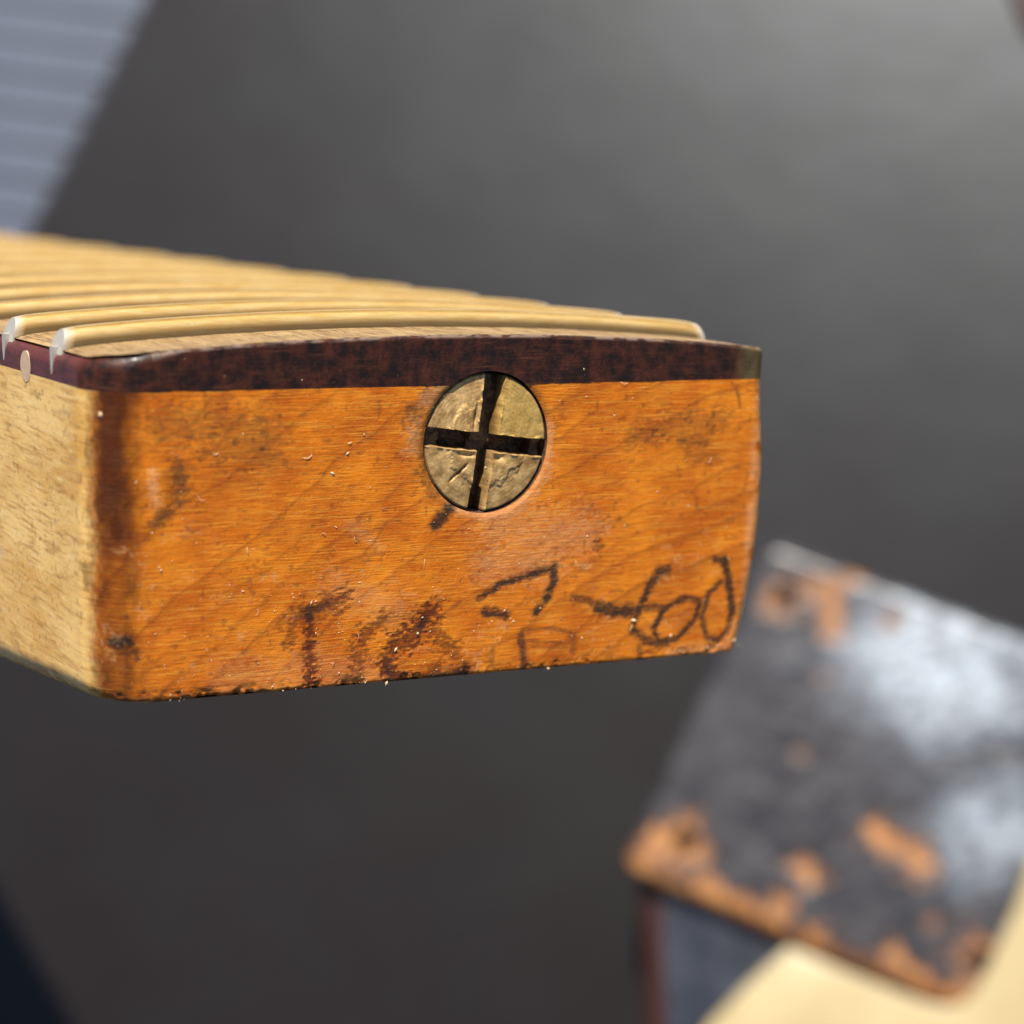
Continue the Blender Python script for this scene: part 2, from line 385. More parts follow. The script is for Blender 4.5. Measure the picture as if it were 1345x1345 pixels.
ra = m.attr('mark_a'); rb = m.attr('mark_b')
alpha = m.n('ShaderNodeAttribute', attribute_name='mark_b').outputs['Alpha']
vs1 = m.coord(); str_ = m.coord((.35, .35, 9)); strf = m.coord((.9, .9, 14)); cell = m.coord((3.2, 1.2, 3.4), (0, .4, .3))
amber = m.mix(m.ramp(m.noise(vs1, .22, 4, .6), .3, .72), (.47, .09, .001, 1), (.76, .215, .006, 1))
amber = m.mix(m.math('MULTIPLY', m.ramp(m.noise(str_, .55, 5, .65), .42, .72), .6), amber, (.80, .34, .035, 1))
amber = m.mix(m.math('MULTIPLY', m.ramp(m.noise(strf, .6, 3, .6), .48, .72), .5), amber, (.30, .058, .002, 1))
amber = m.mix(m.math('MULTIPLY', m.ramp(m.noise(vs1, 3.5, 3, .7), .58, .8), .35), amber, (.85, .40, .07, 1))
amber = m.mix(m.math('MULTIPLY', ra[0], .6), amber, (.24, .05, .003, 1))
bare = m.mix(m.ramp(m.noise(m.coord((.5, .12, .3)), .6, 4, .6), .3, .7), (.60, .31, .07, 1), (.82, .53, .19, 1))
bare = m.mix(m.math('MULTIPLY', m.ramp(m.noise(m.coord((1, .22, 2.6), (.12, 0, 0)), 1.3, 4, .6), .47, .68), .6), bare, (.36, .155, .028, 1))
bare = m.mix(m.math('MULTIPLY', m.ramp(m.noise(m.coord((1, .2, 2.8), (-.1, 0, 0)), 1.5, 3, .6), .50, .74), .45), bare, (.84, .64, .32, 1))
bare = m.mix(m.math('MULTIPLY', m.ramp(m.noise(m.coord((1, .25, .3)), .6, 3, .7), .62, .8), .45), bare, (.50, .42, .33, 1))
c = m.mix(rb[0], bare, amber)
c = m.mix(m.math('MULTIPLY', alpha, .95), c, (.045, .009, .001, 1))
c = m.mix(m.math('MULTIPLY', rb[1], .8), c, (.085, .038, .012, 1))
c = m.mix(m.math('MULTIPLY', rb[2], .6), c, (.74, .42, .20, 1))
c = m.mix(m.math('MULTIPLY', ra[2], .88), c, (.075, .012, .003, 1))
c = m.mix(m.math('MULTIPLY', ra[1], .92), c, (.014, .012, .009, 1))
hgt = m.math('ADD', m.noise(strf, .6, 4, .6), m.math('MULTIPLY', m.noise(vs1, 5, 3, .7), .7))
hgt = m.math('MULTIPLY', hgt, m.math('ADD', .25, m.math('MULTIPLY', rb[0], .75))); m.bump(hgt, .5, .00009)
MAPLE = m.set(Base_Color=c, Roughness=m.ramp(m.noise(vs1, 1.2, 4, .7), -.1, 1.3), Coat_Weight=m.math('MULTIPLY', rb[0], .12), Coat_Roughness=.28, Specular_IOR_Level=.25)
heel = mesh_obj('neck_wood', Va, Fa, MAPLE, neck, True, {'mark_a': np.concatenate([A, As]), 'mark_b': np.concatenate([B, Bs])}, 60)
heel['label'] = 'amber maple heel with pen writing and brown stains on its end'

# ---- screw hole lining
nth = 160; ths = np.linspace(0, 2 * math.pi, nth, endpoint=False); VV = []; FF = []
for k, (r, y) in enumerate([(HR + .03, .18), (HR - .02, .5), (HR - .05, 1.5), (HR - .05, 5.2)]):
    for t in ths: VV.append((HX + r * math.cos(t), y + .0 * t, HZ + r * math.sin(t)))
for k in range(3):
    for i in range(nth): FF.append((k * nth + i, k * nth + (i + 1) % nth, (k + 1) * nth + (i + 1) % nth, (k + 1) * nth + i))
FF.append(tuple(range(3 * nth, 4 * nth)))
m = NT('dirty_hole_wood'); c = m.mix(m.ramp(m.noise(m.coord(), 1.5, 3), .4, .7), (.03, .013, .005, 1), (.12, .05, .018, 1)); HOLEM = m.set(Base_Color=c, Roughness=.8)
mesh_obj('screw_hole', VV, FF, HOLEM, neck)

# ---- truss rod screw: domed head with a worn cross slot
nr, nt = 120, 760
R_, T_ = np.meshgrid(np.concatenate([np.linspace(0, SR - .12, nr - 5), SR - .12 + np.array([.04, .08, .11, .12, .12])]), np.linspace(0, 2 * math.pi, nt, endpoint=False), indexing='ij')
x = R_ * np.cos(T_); z = R_ * np.sin(T_); rot = math.radians(-7.0)
u = x * math.cos(rot) + z * math.sin(rot); w = -x * math.sin(rot) + z * math.cos(rot)
n1_ = fbm(u * 1.6 + 9, w * 1.6 + 5, 3, 4); n2_ = fbm(u * 5 + 3, w * 5, 8, 3)
hgt = .16 * (1 - (R_ / SR) ** 2)
tr = (u > 0) & (w > 0)
bev = np.where(tr, .03, .10) * sstep(3.1, 3.5, R_ + (n1_ - .5) * 1.1)                 # worn outer flat of three quadrants
hgt = hgt - bev + (n1_ - .5) * .07 + (n2_ - .5) * .012 + .004 * np.sin(R_ * 21 + n1_ * 9) * sstep(.4, .6, fbm(u * .9, w * .9, 29, 2))
du = np.abs(u - .0 + (n1_ - .5) * .16) - np.where(w > 0, .86, .74); dw = np.abs(w + .0 + (n1_ - .5) * .16) - np.where(u > 0, .66, .68)
cut = np.minimum(du, dw)
hgt += .07 * np.exp(-(np.clip(cut - .05, 0, 9) / .12) ** 2) * sstep(.45, .7, fbm(u * 2, w * 2, 19, 2))   # burrs
gouge = np.exp(-((u + 1.6 - (w + 2.0) * .9) / .16) ** 2) * sstep(-1.5, -1.9, w) * (u < -.9) * sstep(4.4, 3.9, R_) * sstep(.3, .5, n1_); hgt -= .14 * gouge
hgt -= .35 * np.exp(-((u + 1.25) / .16) ** 2 - ((w - 1.9) / .75) ** 2) + .30 * np.exp(-((u - 1.25) / .5) ** 2 - ((w + 1.0) / .3) ** 2) + .25 * np.exp(-((u + 1.6) / .6) ** 2 - ((w + 1.05) / .16) ** 2)
depth = np.where(R_ > 4.1 + .3 * np.sign(u), .8, 2.0); depth = np.where((np.abs(u) < .86), 1.3 + .4 * (w < 0), depth) + (n1_ - .5) * .6
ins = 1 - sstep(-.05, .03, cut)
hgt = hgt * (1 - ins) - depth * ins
rimk = sstep(SR - .16, SR, R_); yy = .13 - hgt + .12 * rimk
yy[-1, :] = 4.5
VV = np.stack([HX + x, yy, HZ + z], 2).reshape(-1, 3)
i, j = np.meshgrid(np.arange(nr - 1), np.arange(nt), indexing='ij'); a = (i * nt + j).ravel(); b = (i * nt + (j + 1) % nt).ravel()
FF = np.stack([a, b, b + nt, a + nt], 1)
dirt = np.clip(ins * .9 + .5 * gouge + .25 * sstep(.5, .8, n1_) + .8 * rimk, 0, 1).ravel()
yel = (tr * .8 + .2 * n1_).ravel()
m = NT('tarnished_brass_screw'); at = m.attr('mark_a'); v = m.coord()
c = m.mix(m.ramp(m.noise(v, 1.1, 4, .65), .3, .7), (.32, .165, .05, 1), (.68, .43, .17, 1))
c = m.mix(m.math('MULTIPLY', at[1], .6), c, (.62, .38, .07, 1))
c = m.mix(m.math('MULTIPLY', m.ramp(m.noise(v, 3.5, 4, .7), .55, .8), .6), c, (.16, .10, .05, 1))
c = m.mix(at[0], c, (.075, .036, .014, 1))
sc1 = m.noise(m.coord((9, 1, .5), (0, .6, 0)), 1.3, 4, .6); m.bump(m.math('ADD', sc1, m.math('MULTIPLY', m.noise(v, 6, 3), .4)), .45, .00005)
BRASS = m.set(Base_Color=c, Metallic=m.math('SUBTRACT', .3, m.math('MULTIPLY', at[0], .3)), Roughness=m.ramp(m.noise(v, 2, 3), -.3, 1.2))
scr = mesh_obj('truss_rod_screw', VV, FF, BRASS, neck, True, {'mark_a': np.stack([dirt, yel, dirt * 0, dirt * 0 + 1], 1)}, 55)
scr['label'] = 'worn brass screw head with a wide cross slot'

# ---- fretboard
def htop(x, y=10.0):
    xl = XL + TAP * y; xr = XR - TAP * y; dl = np.minimum(x - xl, xr - x)
    return bow(y) + 3.72 - 1.25 * (x / 28.0) ** 2 - .42 * np.exp(-np.clip(dl, 0, 99) / .8)
def board_front():
    rows = np.concatenate([np.linspace(0.004, 1, 34)]); er = np.where(OUT[:, 2] <= 1, 1.15, .30); er = np.convolve(np.pad(er, 20, 'edge'), np.ones(41) / 41, 'valid')
    x0, y0 = OUT[:, 0], OUT[:, 1]; hh = htop(x0 + INX * .5, y0)
    hh = hh + .05 * (fbm(ARC * .5, ARC * 0, 55, 3) - .5)
    L = []
    for r in rows: L.append(np.stack([x0, y0, bow(y0) + r * (hh - er - bow(y0))], 1))
    for a in np.linspace(0, math.pi / 2, 9)[1:]:
        i_ = er * (1 - math.cos(a)); L.append(np.stack([x0 + INX * i_, y0 + INY * i_, hh - er + er * math.sin(a)], 1))
    i_ = er + .5; L.append(np.stack([x0 + INX * i_, y0 + INY * i_, hh + .0 - .03], 1))
    G = np.stack(L, 1); return G
G = board_front(); nz2 = G.shape[1]
Vf = G.reshape(-1, 3); s2 = np.repeat(ARC, nz2)
Vf[:, 1] += (fbm(s2 * .5, Vf[:, 2] * .5, 15, 3) - .5) * .10 * (Vf[:, 1] < 2.9) + (fbm(s2 * 3, Vf[:, 2] * 3, 16, 2) - .5) * .02
Ff = grid_faces(NS, nz2); Vf, Ff = cut_hole(Vf, Ff)
nx2 = 120; ys = np.concatenate([.3 + np.array([0, .1, .2, .35, .55, .8, 1.1, 1.5, 2, 2.5, 3, 4, 5, 6, 8]), np.linspace(9, 464, 160)] + [[464.8 - 648 * (1 - 2 ** (-n / 12)) + d_ for d_ in (-2.2, -1.7, -1.35, -1.0, 1.0, 1.35, 1.7, 2.2)] for n in range(1, 22)]); ys = np.unique(ys.round(3)); ys = ys[ys < 464.1]
VT = []
for y in ys:
    xl = XL + TAP * y; xr = XR - TAP * y
    if y < RL: xl = XL + RL - math.sqrt(RL ** 2 - (RL - y) ** 2)
    if y < RR: xr = XR - RR + math.sqrt(RR ** 2 - (RR - y) ** 2)
    xx = np.linspace(xl + .45, xr - .25, nx2)
    VT.append(np.stack([xx, np.full(nx2, y), htop(xx, y)], 1))
VT = np.concatenate(VT); VT[:, 2] += (fbm(VT[:, 0] * .6, VT[:, 1] * .15, 18, 3) - .5) * .06
FT = grid_faces(len(ys), nx2, len(Vf), flip=True)
# flanks beyond the heel
VQ = []
for y in np.linspace(61.5, 464, 60):
    for sgn in (-1, 1):
        xl = XL + TAP * y if sgn < 0 else XR - TAP * y; xi = xl - sgn * .45
        VQ += [(xl, y, bow(y) - 1.0), (xl, y, float(htop(np.array(xl - sgn * .2), y)) - .35), (xi, y, float(htop(np.array(xi), y)) + .0)]
FQ = []; o_ = len(Vf) + len(VT)
for k in range(59):
    for sgn in (0, 1):
        for r in (0, 1):
            a = o_ + k * 6 + sgn * 3 + r; FQ.append((a, a + 6, a + 7, a + 1))
VB = np.concatenate([Vf, VT, np.array(VQ)]); FB = np.concatenate([Ff, FT, np.array(FQ)])
topm = np.concatenate([sstep(.5, 1, np.tile(np.linspace(0, 1, nz2), NS)) * 0, np.ones(len(VT)), np.full(len(VQ), .0)])
g2 = np.tile(np.arange(nz2), NS); topm[:len(Vf)] = (g2 >= nz2 - 2) * 1.0
topm[len(Vf):] *= 1
ox = np.concatenate([s2, np.full(len(VT) + len(VQ), 99.)])
redside = (1 - sstep(-7.5, -4.5, ox)) * (ox < 0)
khaki = np.concatenate([sstep(24.2, 26.6, Vf[:, 0] + 2.2 * (fbm(Vf[:, 0] * .8, Vf[:, 2] * .8, 58, 3) - .5)) * (Vf[:, 1] < 3), np.zeros(len(VT) + len(VQ))])
YF = np.array([464.8 - 648 * (1 - 2 ** (-n / 12)) for n in range(1, 22)]); dfr = np.abs(VT[:, 1][:, None] - YF[None]).min(1)
wear_fret_shade = np.concatenate([np.clip((g2 - 33) / 4, 0, 1) * sstep(.30, .62, fbm(s2 * 1.3, g2 * .25 + 2, 52, 3)) * (s2 > -.3) * (g2 < nz2 - 2), 1 - sstep(1.3, 1.75, dfr), np.zeros(len(VQ))])  # worn front edge, plus contact shadow and grime painted beside each fret
m = NT('rosewood_board'); at = m.attr('mark_a'); wr = m.n('ShaderNodeAttribute', attribute_name='mark_a').outputs['Alpha']; v = m.coord()
dark = m.mix(m.ramp(m.noise(m.coord((1.0, 1.0, .9)), .75, 6, .7), .36, .68), (.010, .004, .0025, 1), (.066, .016, .006, 1))
dark = m.mix(m.math('MULTIPLY', m.ramp(m.noise(m.coord((.35, .35, 8)), .8, 4, .6), .52, .72), .6), dark, (.11, .034, .012, 1))
dark = m.mix(m.math('MULTIPLY', m.ramp(m.noise(v, 3.2, 4, .7), .62, .8), .7), dark, (.19, .10, .06, 1))
dark = m.mix(m.math('MULTIPLY', m.ramp(m.noise(m.coord((2.2, 2.2, .7)), 1.0, 4, .65), .56, .68), .7), dark, (.006, .004, .004, 1))
dark = m.mix(m.math('MULTIPLY', m.math('MULTIPLY', at[1], m.ramp(m.noise(m.coord((1, .4, 1.5)), .9, 4), .2, .7)), .9), dark, (.125, .022, .018, 1))
dark = m.mix(m.math('MULTIPLY', at[2], .7), dark, (.13, .095, .035, 1))
dark = m.mix(m.math('MULTIPLY', wr, .5), dark, (.30, .22, .16, 1))
top = m.mix(m.ramp(m.noise(m.coord((1.5, .1, 1)), .8, 4, .6), .3, .7), (.25, .15, .065, 1), (.40, .265, .125, 1))  # top of the board is tan, paler than its dark front
top = m.mix(m.math('MULTIPLY', m.ramp(m.noise(m.coord((6, .45, 1)), .9, 4, .65), .47, .62), .85), top, (.085, .045, .02, 1))
c = m.mix(m.math('MULTIPLY', m.math('GREATER_THAN', at[0], .5), 1.0), dark, top); c = m.mix(m.math('MULTIPLY', at[0], m.math('MULTIPLY', wr, .85)), c, (.03, .016, .008, 1))
m.bump(m.math('ADD', m.noise(m.coord((6, .45, 5)), .9, 4, .65), m.noise(v, 4, 2)), .4, .0001)
BOARD = m.set(Base_Color=c, Roughness=m.math('ADD', .34, m.math('MULTIPLY', m.noise(v, 1.4, 3), .25)), Coat_Weight=m.math('ADD', m.math('MULTIPLY', at[1], .4), .15), Coat_Roughness=.22, Specular_IOR_Level=.25)
board = mesh_obj('fretboard', VB, FB, BOARD, neck, True, {'mark_a': np.stack([topm, redside, khaki, wear_fret_shade], 1)}, 60)
board['label'] = 'dark reddish brown fretboard with a tan playing surface'

m = NT('old_nickel_fret'); v = m.coord()
c = m.mix(m.ramp(m.noise(m.coord((.4, 3, 3)), .8, 4, .65), .35, .7), (.78, .47, .14, 1), (.92, .64, .27, 1))
c = m.mix(m.math('MULTIPLY', m.ramp(m.noise(v, 2.5, 4, .7), .6, .8), .5), c, (.30, .21, .10, 1))
m.bump(m.noise(m.coord((.15, 3, 3)), 1.2, 2), .12, .00003)
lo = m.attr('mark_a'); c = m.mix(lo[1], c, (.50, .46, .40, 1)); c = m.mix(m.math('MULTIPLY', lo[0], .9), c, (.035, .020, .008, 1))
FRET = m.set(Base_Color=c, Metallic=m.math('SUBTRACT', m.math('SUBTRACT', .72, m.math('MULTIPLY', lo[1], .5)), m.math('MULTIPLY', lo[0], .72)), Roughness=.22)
def fret_mesh(y):
    xl = XL + TAP * y + .25; xr = XR - TAP * y - .25; VV = []; FF = []; nc = 17; nxf = 60; wd, hc = 1.15, 1.32
    for i, t in enumerate(np.linspace(0, 1, nxf)):
        for k in range(nc):
            a = math.pi * k / (nc - 1); cy = -wd * math.cos(a); cz = hc * math.sin(a) ** .8
            lean = .55 * cz / hc                                  # filed ends lean inwards
            x = (xl + lean) * (1 - t) + (xr - lean) * t
            base = float(htop(np.array(x), y)); e = min(x - xl, xr - x)
            VV.append((x, y + cy, base + cz - (.0 if 0 < k < nc - 1 else .12 + .5 * math.exp(-e / .5))))
    for i in range(nxf - 1):
        for k in range(nc - 1): FF.append((i * nc + k, i * nc + k + 1, (i + 1) * nc + k + 1, (i + 1) * nc + k))
    FF.append(tuple(range(nc - 1, -1, -1))); FF.append(tuple((nxf - 1) * nc + k for k in range(nc)))
    for xs, sg in ((XL + TAP * y, -1), (XR - TAP * y, 1)):          # tang showing in the side slot
        zt = float(htop(np.array(xs - sg * .4), y)); n0 = len(VV); xo = xs + sg * .035; xi = xs - sg * 1.2
        for xx in (xo, xi):
            VV += [(xx, y - .34, zt + .25), (xx, y + .34, zt + .25), (xx, y + .26, zt - 1.0), (xx, y + .06, zt - 1.75), (xx, y - .1, zt - 1.7), (xx, y - .28, zt - .9)]
        FF += [tuple(n0 + k for k in range(6)), tuple(n0 + 11 - k for k in range(6))]
        for k in range(6): FF.append((n0 + k, n0 + 6 + k, n0 + 6 + (k + 1) % 6, n0 + (k + 1) % 6))
    low = np.zeros((len(VV), 4)); kk = np.arange(nxf * nc) % nc; low[:nxf * nc, 0] = np.select([(kk == 0) | (kk == nc - 1), (kk == 1) | (kk == nc - 2), (kk == 2) | (kk == nc - 3), (kk == 3) | (kk == nc - 4)], [1, .95, .7, .25], 0)  # dark foot: shadow line between frets and grime, painted into the colour
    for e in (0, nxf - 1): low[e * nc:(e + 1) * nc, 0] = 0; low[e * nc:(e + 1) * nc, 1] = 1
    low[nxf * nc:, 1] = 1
    return VV, FF, low
for n in range(21, 0, -1):
    y = 464.8 - 648 * (1 - 2 ** (-n / 12))
    VV, FF, low_ = fret_mesh(y)
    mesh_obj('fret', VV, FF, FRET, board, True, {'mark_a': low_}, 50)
m = NT('clay_dot'); CLAY = m.set(Base_Color=m.mix(m.noise(m.coord(), 1.5, 3), (.42, .27, .17, 1), (.60, .42, .28, 1)), Roughness=.6)
for n in (21, 19, 17, 15):
    y = 464.8 - 648 * (1 - (2 ** (-n / 12) + 2 ** (-(n - 1) / 12)) / 2) + .4
    xs = XL + TAP * y - .03; VV = []; FF = []
    for xx in (xs, xs + 1.5):
        for k in range(28): VV.append((xx, y + 1.15 * math.cos(k / 14 * math.pi), bow(y) + .45 + 1.15 * math.sin(k / 14 * math.pi)))
    FF = [tuple(range(28)), tuple(range(55, 27, -1))] + [(k, 28 + k, 28 + (k + 1) % 28, (k + 1) % 28) for k in range(28)]
    mesh_obj('side_dot', VV, FF, CLAY, board)

# ---- nut and plain headstock, out of frame beyond the last frets
slabv = []
o = mesh_obj('nut', [(x, y, z) for y in (464.2, 468) for x, z in ((-21.5, -14), (21, -14), (21, -7), (-21.5, -7))], [(0, 1, 2, 3), (7, 6, 5, 4), (0, 4, 5, 1), (1, 5, 6, 2), (2, 6, 7, 3), (3, 7, 4, 0)], CLAY, neck, False)
hp = [(-21.8, 463), (21, 463), (23, 480), (38, 505), (40, 560), (34, 630), (20, 655), (-4, 652), (-22, 630), (-28, 600), (-26, 500)]
nh = len(hp); VV = [(x, y, -16.5) for x, y in hp] + [(x, y, -30) for x, y in hp]
FF = [tuple(range(nh)), tuple(range(2 * nh - 1, nh - 1, -1))] + [(k, nh + k, nh + (k + 1) % nh, (k + 1) % nh) for k in range(nh)]
m = NT('plain_maple'); PLAINM = m.set(Base_Color=m.mix(m.ramp(m.noise(m.coord((1, .1, 1)), .5, 4), .3, .7), (.42, .2, .06, 1), (.6, .34, .12, 1)), Roughness=.4)
mesh_obj('headstock', VV, FF, PLAINM, neck, False)

# ---- dust: crumbs and lint caught on the lacquer
VV = []; FF = []
def crumb(x, y, z, s, elong=1.0):
    n0 = len(VV); a = random.uniform(0, math.pi); ca, sa = math.cos(a), math.sin(a)
    for (dx, dy_, dz) in ((1, 0, 0), (-1, 0, 0), (0, 0, 1), (0, 0, -1), (0, -.7, 0), (0, .5, 0)):
        ex = dx * elong * random.uniform(.7, 1.3); ez = dz * random.uniform(.7, 1.3)
        VV.append((x + s * (ex * ca - ez * sa), y + s * dy_, z + s * (ex * sa + ez * ca)))
    for f in ((0, 2, 4), (2, 1, 4), (1, 3, 4), (3, 0, 4), (2, 0, 5), (1, 2, 5), (3, 1, 5), (0, 3, 5)): FF.append(tuple(n0 + k for k in f))
def fibre(x, y, z, L):
    a = random.uniform(0, 2 * math.pi); cv = random.uniform(-2.5, 2.5); pts = []; px_, pz_ = x, z
    for k in range(7):
        pts.append((px_, y - .03 - .05 * math.sin(k / 6 * math.pi), pz_)); a += cv / 6; px_ += math.cos(a) * L / 6; pz_ += math.sin(a) * L / 6
    r = random.uniform(.014, .026); n0 = len(VV)
    for (qx, qy, qz) in pts:
        for k in range(3): VV.append((qx + r * math.cos(k * 2.1 + a), qy + r * .6 * math.sin(k * 2.1), qz + r * math.sin(k * 2.1 + a)))
    for k in range(6):
        for s in range(3): FF.append((n0 + k * 3 + s, n0 + k * 3 + (s + 1) % 3, n0 + k * 3 + 3 + (s + 1) % 3, n0 + k * 3 + 3 + s))
cnt = 0
while cnt < 480:
    x = random.uniform(-26.5, 27); z = -22.2 * (1 - random.random() ** 1.5) if random.random() < .75 else random.uniform(-22, 3.2)
    if math.hypot(x - HX, z - HZ) < HR + .15: continue
    if z > -9 and random.random() < .55: continue
    crumb(x, -.005, z, min(.15, random.lognormvariate(-3.45, .45)), random.uniform(1, 2)); cnt += 1
for k in range(28):
    x = random.uniform(-25, 27); z = -22 * (1 - random.random() ** 1.6)
    if math.hypot(x - HX, z - HZ) < HR + .8: continue
    fibre(x, 0, z, random.uniform(.3, .8))
for px_, py_, s in ((638, 614, .12), (520, 853, .17), (549, 832, .13), (881, 835, .2), (832, 815, .25), (720, 878, .16), (646, 816, .12), (508, 897, .17), (143, 549, .22), (200, 700, .1), (767, 485, .12)):
    x, z = face_pt(px_, py_); crumb(x, RL - math.sqrt(max(RL ** 2 - max(XL + RL - x, 0) ** 2, 0)), z, s * .8, 1.6)
for k in range(16):                                                       # crumbs along the lower edge
    x = random.uniform(-25, 26); crumb(x, .05, -float(Tb(x)) + random.uniform(.45, 1.0), random.uniform(.04, .1), random.uniform(1, 2.2))
m = NT('pale_dust'); DUST = m.set(Base_Color=(.66, .45, .26, 1), Roughness=.8)
dust = mesh_obj('dust', VV, FF, DUST, neck, False); dust['kind'] = 'stuff'

# ================================================================== GUITAR BODY
gb = bpy.data.objects.new('electric_guitar', None); col.objects.link(gb)
tag(gb, 'worn black and brown electric guitar body with bare neck pocket and cream pickguard', 'guitar')
BN = cam2world(np.array([-.15, .17, -.97])); BN /= np.linalg.norm(BN)          # it lies slightly propped up
BX = RIGHT - BN * (RIGHT @ BN); BX /= np.linalg.norm(BX); BY = np.cross(BN, BX)
B0 = on_plane(960, 1000, 0) * MM
gb.matrix_world = Matrix([[BX[i], BY[i], BN[i], B0[i]] for i in range(3)] + [[0, 0, 0, 1]])
def P2(px, py, z):
    """point of the guitar's own plane at height z (mm) above its back"""
    v = ray(px, py); t = (z * MM - (CAM - B0) @ BN) / (v @ BN); p = CAM + t * v - B0
    return np.array([p @ BX, p @ BY]) * 1000
def smooth_poly(P, it=2):
    P = np.asarray(P, float)
    for _ in range(it):
        Q = np.roll(P, -1, 0); P = np.stack([.75 * P + .25 * Q, .25 * P + .75 * Q], 1).reshape(-1, 2)
    return P
ZB, ZP, ZG = 21.0, 28.0, 33.0
m = NT('black_body_lacquer'); v = m.coord()
c = m.mix(m.ramp(m.noise(v, .08, 4), .35, .7), (.018, .020, .027, 1), (.045, .048, .060, 1))
m.bump(m.noise(v, .22, 4, .6), .5, .0012)
LACQ = m.set(Base_Color=c, Roughness=.22, Coat_Weight=.5, Coat_Roughness=.12)
m = NT('brown_burst_edge'); BURST = m.set(Base_Color=m.mix(m.noise(m.coord(), .1, 3), (.020, .005, .003, 1), (.04, .010, .006, 1)), Roughness=.5, Specular_IOR_Level=.25)
# lower horn and main body, below the pocket's level
low = smooth_poly([P2(*q, ZB) for q in [(836, 1120), (842, 1220), (846, 1330), (860, 1480), (960, 1800), (1300, 2100), (2300, 2200), (2900, 1600), (2700, 900), (2000, 820), (1560, 860), (1380, 900), (1100, 1000)]], 2)
slab('body_rim', low, 0, ZB - .02, BURST, gb, bev=3.5, seg=4)
c0 = low.mean(0)
inner = []
t0 = low - np.roll(low, 1, 0); t1 = np.roll(low, -1, 0) - low; tt = t0 / np.linalg.norm(t0, axis=1)[:, None] + t1 / np.linalg.norm(t1, axis=1)[:, None]
nn = np.stack([-tt[:, 1], tt[:, 0]], 1); nn /= np.linalg.norm(nn, axis=1)[:, None]
if ((c0 - low[0]) @ nn[0]) < 0: nn = -nn
slab('body_top', low + nn * 5.2, ZB - 3, ZB + .5, LACQ, gb, bev=.5, seg=2)
# upper horn reaching in at the far corner
hz = 16
horn = smooth_poly([P2(*q, hz) for q in [(1520, -520), (1370, -430), (1300, -220), (1292, -50), (1335, 45), (1430, 120), (1600, 420), (1660, 760), (1700, 1000), (2300, 1200), (2500, 500), (2300, -100), (1900, -450)]], 3)
slab('upper_horn', horn, hz - 14, hz, BURST, gb, bev=6, seg=6)

# neck pocket: dense sheet with the wood showing through the lacquer, four bolt holes
O_ = P2(815, 1140, ZP); EX = P2(1248, 1322, ZP) - O_; LX = np.linalg.norm(EX); EX /= LX
EYv = P2(1008, 706, ZP) - O_; LY = np.linalg.norm(EYv); EY = np.array([-EX[1], EX[0]]); LY = EYv @ EY; skew = EYv @ EX
LX2 = LX + 16
def loc2(px, py): d_ = P2(px, py, ZP) - O_; b_ = d_ @ EY; return d_ @ EX - skew * b_ / LY, b_
nu, nv = 260, 200
U, Vv = np.meshgrid(np.linspace(0, 1, nu) * LX2, np.linspace(0, 1, nv) * LY, indexing='ij')
# rounded outline corners
U = U.ravel(); Vv = Vv.ravel()
wood = np.zeros(len(U)); pxs = LX / 470.0
def blob(pl, w, st, seed):
    global wood
    Pq = np.array([loc2(*q) for q in pl]); dm = np.full(len(U), 1e9)
    if len(Pq) == 1: dm = np.hypot(U - Pq[0, 0], Vv - Pq[0, 1])
    for a, b in zip(Pq[:-1], Pq[1:]):
        ab = b - a; t = np.clip(((U - a[0]) * ab[0] + (Vv - a[1]) * ab[1]) / (ab @ ab), 0, 1); dm = np.minimum(dm, np.hypot(U - a[0] - t * ab[0], Vv - a[1] - t * ab[1]))
    hw = w / 2 * pxs; dm = dm + (fbm(U * .5, Vv * .5, seed, 4) - .5) * hw * 2.0
    wood = np.maximum(wood, st * (1 - sstep(hw * .35, hw * 1.2, dm)))
for k, (pl, w, st) in enumerate([
    ([(1030, 785)], 62, .9), ([(1062, 770), (1095, 775), (1092, 830)], 36, .95), ([(1095, 765), (1132, 755)], 26, .8), ([(1172, 812)], 28, .9),
    ([(830, 1135), (870, 1108), (900, 1118)], 58, 1), ([(895, 1092)], 60, .9), ([(840, 1140), (900, 1160)], 26, .8),
    ([(925, 1165), (945, 1180), (990, 1200), (1020, 1215)], 36, 1), ([(1050, 1140), (1068, 1150)], 38, 1), ([(1020, 1190), (1035, 1185)], 34, .85),
    ([(1160, 1095), (1185, 1115), (1205, 1130)], 54, 1), ([(1070, 1235), (1100, 1265)], 40, .95), ([(1170, 1250), (1215, 1290)], 36, .9), ([(1285, 1262)], 84, .9),
    ([(1225, 1305), (1270, 1300)], 34, .9), ([(1225, 1213)], 26, .6), ([(1080, 888)], 20, .45), ([(1050, 990)], 24, .4), ([(1140, 1255), (1180, 1285)], 18, .6), ([(960, 1210), (1060, 1250)], 16, .9)]):
    blob(pl, w, st, 500 + k)
wood = np.maximum(wood, .95 * (1 - sstep(1.0, 3.0, Vv + (fbm(U * .35, Vv * .35, 540, 3) - .5) * 4)) * sstep(.4, .5, fbm(U * .25 + 7, Vv * .3, 541, 3)))
rel = (fbm(U * .28, Vv * .28, 550, 4) - .5) * .4 * sstep(loc2(1010, 900)[0] * .6, loc2(1150, 950)[0], U + .25 * (LY - Vv)) + (fbm(U * .9, Vv * .9, 551, 3) - .5) * .05
zz = ZP + rel * (1 - wood * .6) - wood * .25
edge = np.minimum(np.minimum(U, Vv), np.minimum(LY - Vv, 99)); rd = 3.2
zz = zz - np.where(edge < rd, rd - np.sqrt(np.clip(rd ** 2 - (rd - edge) ** 2, 0, None)), 0)
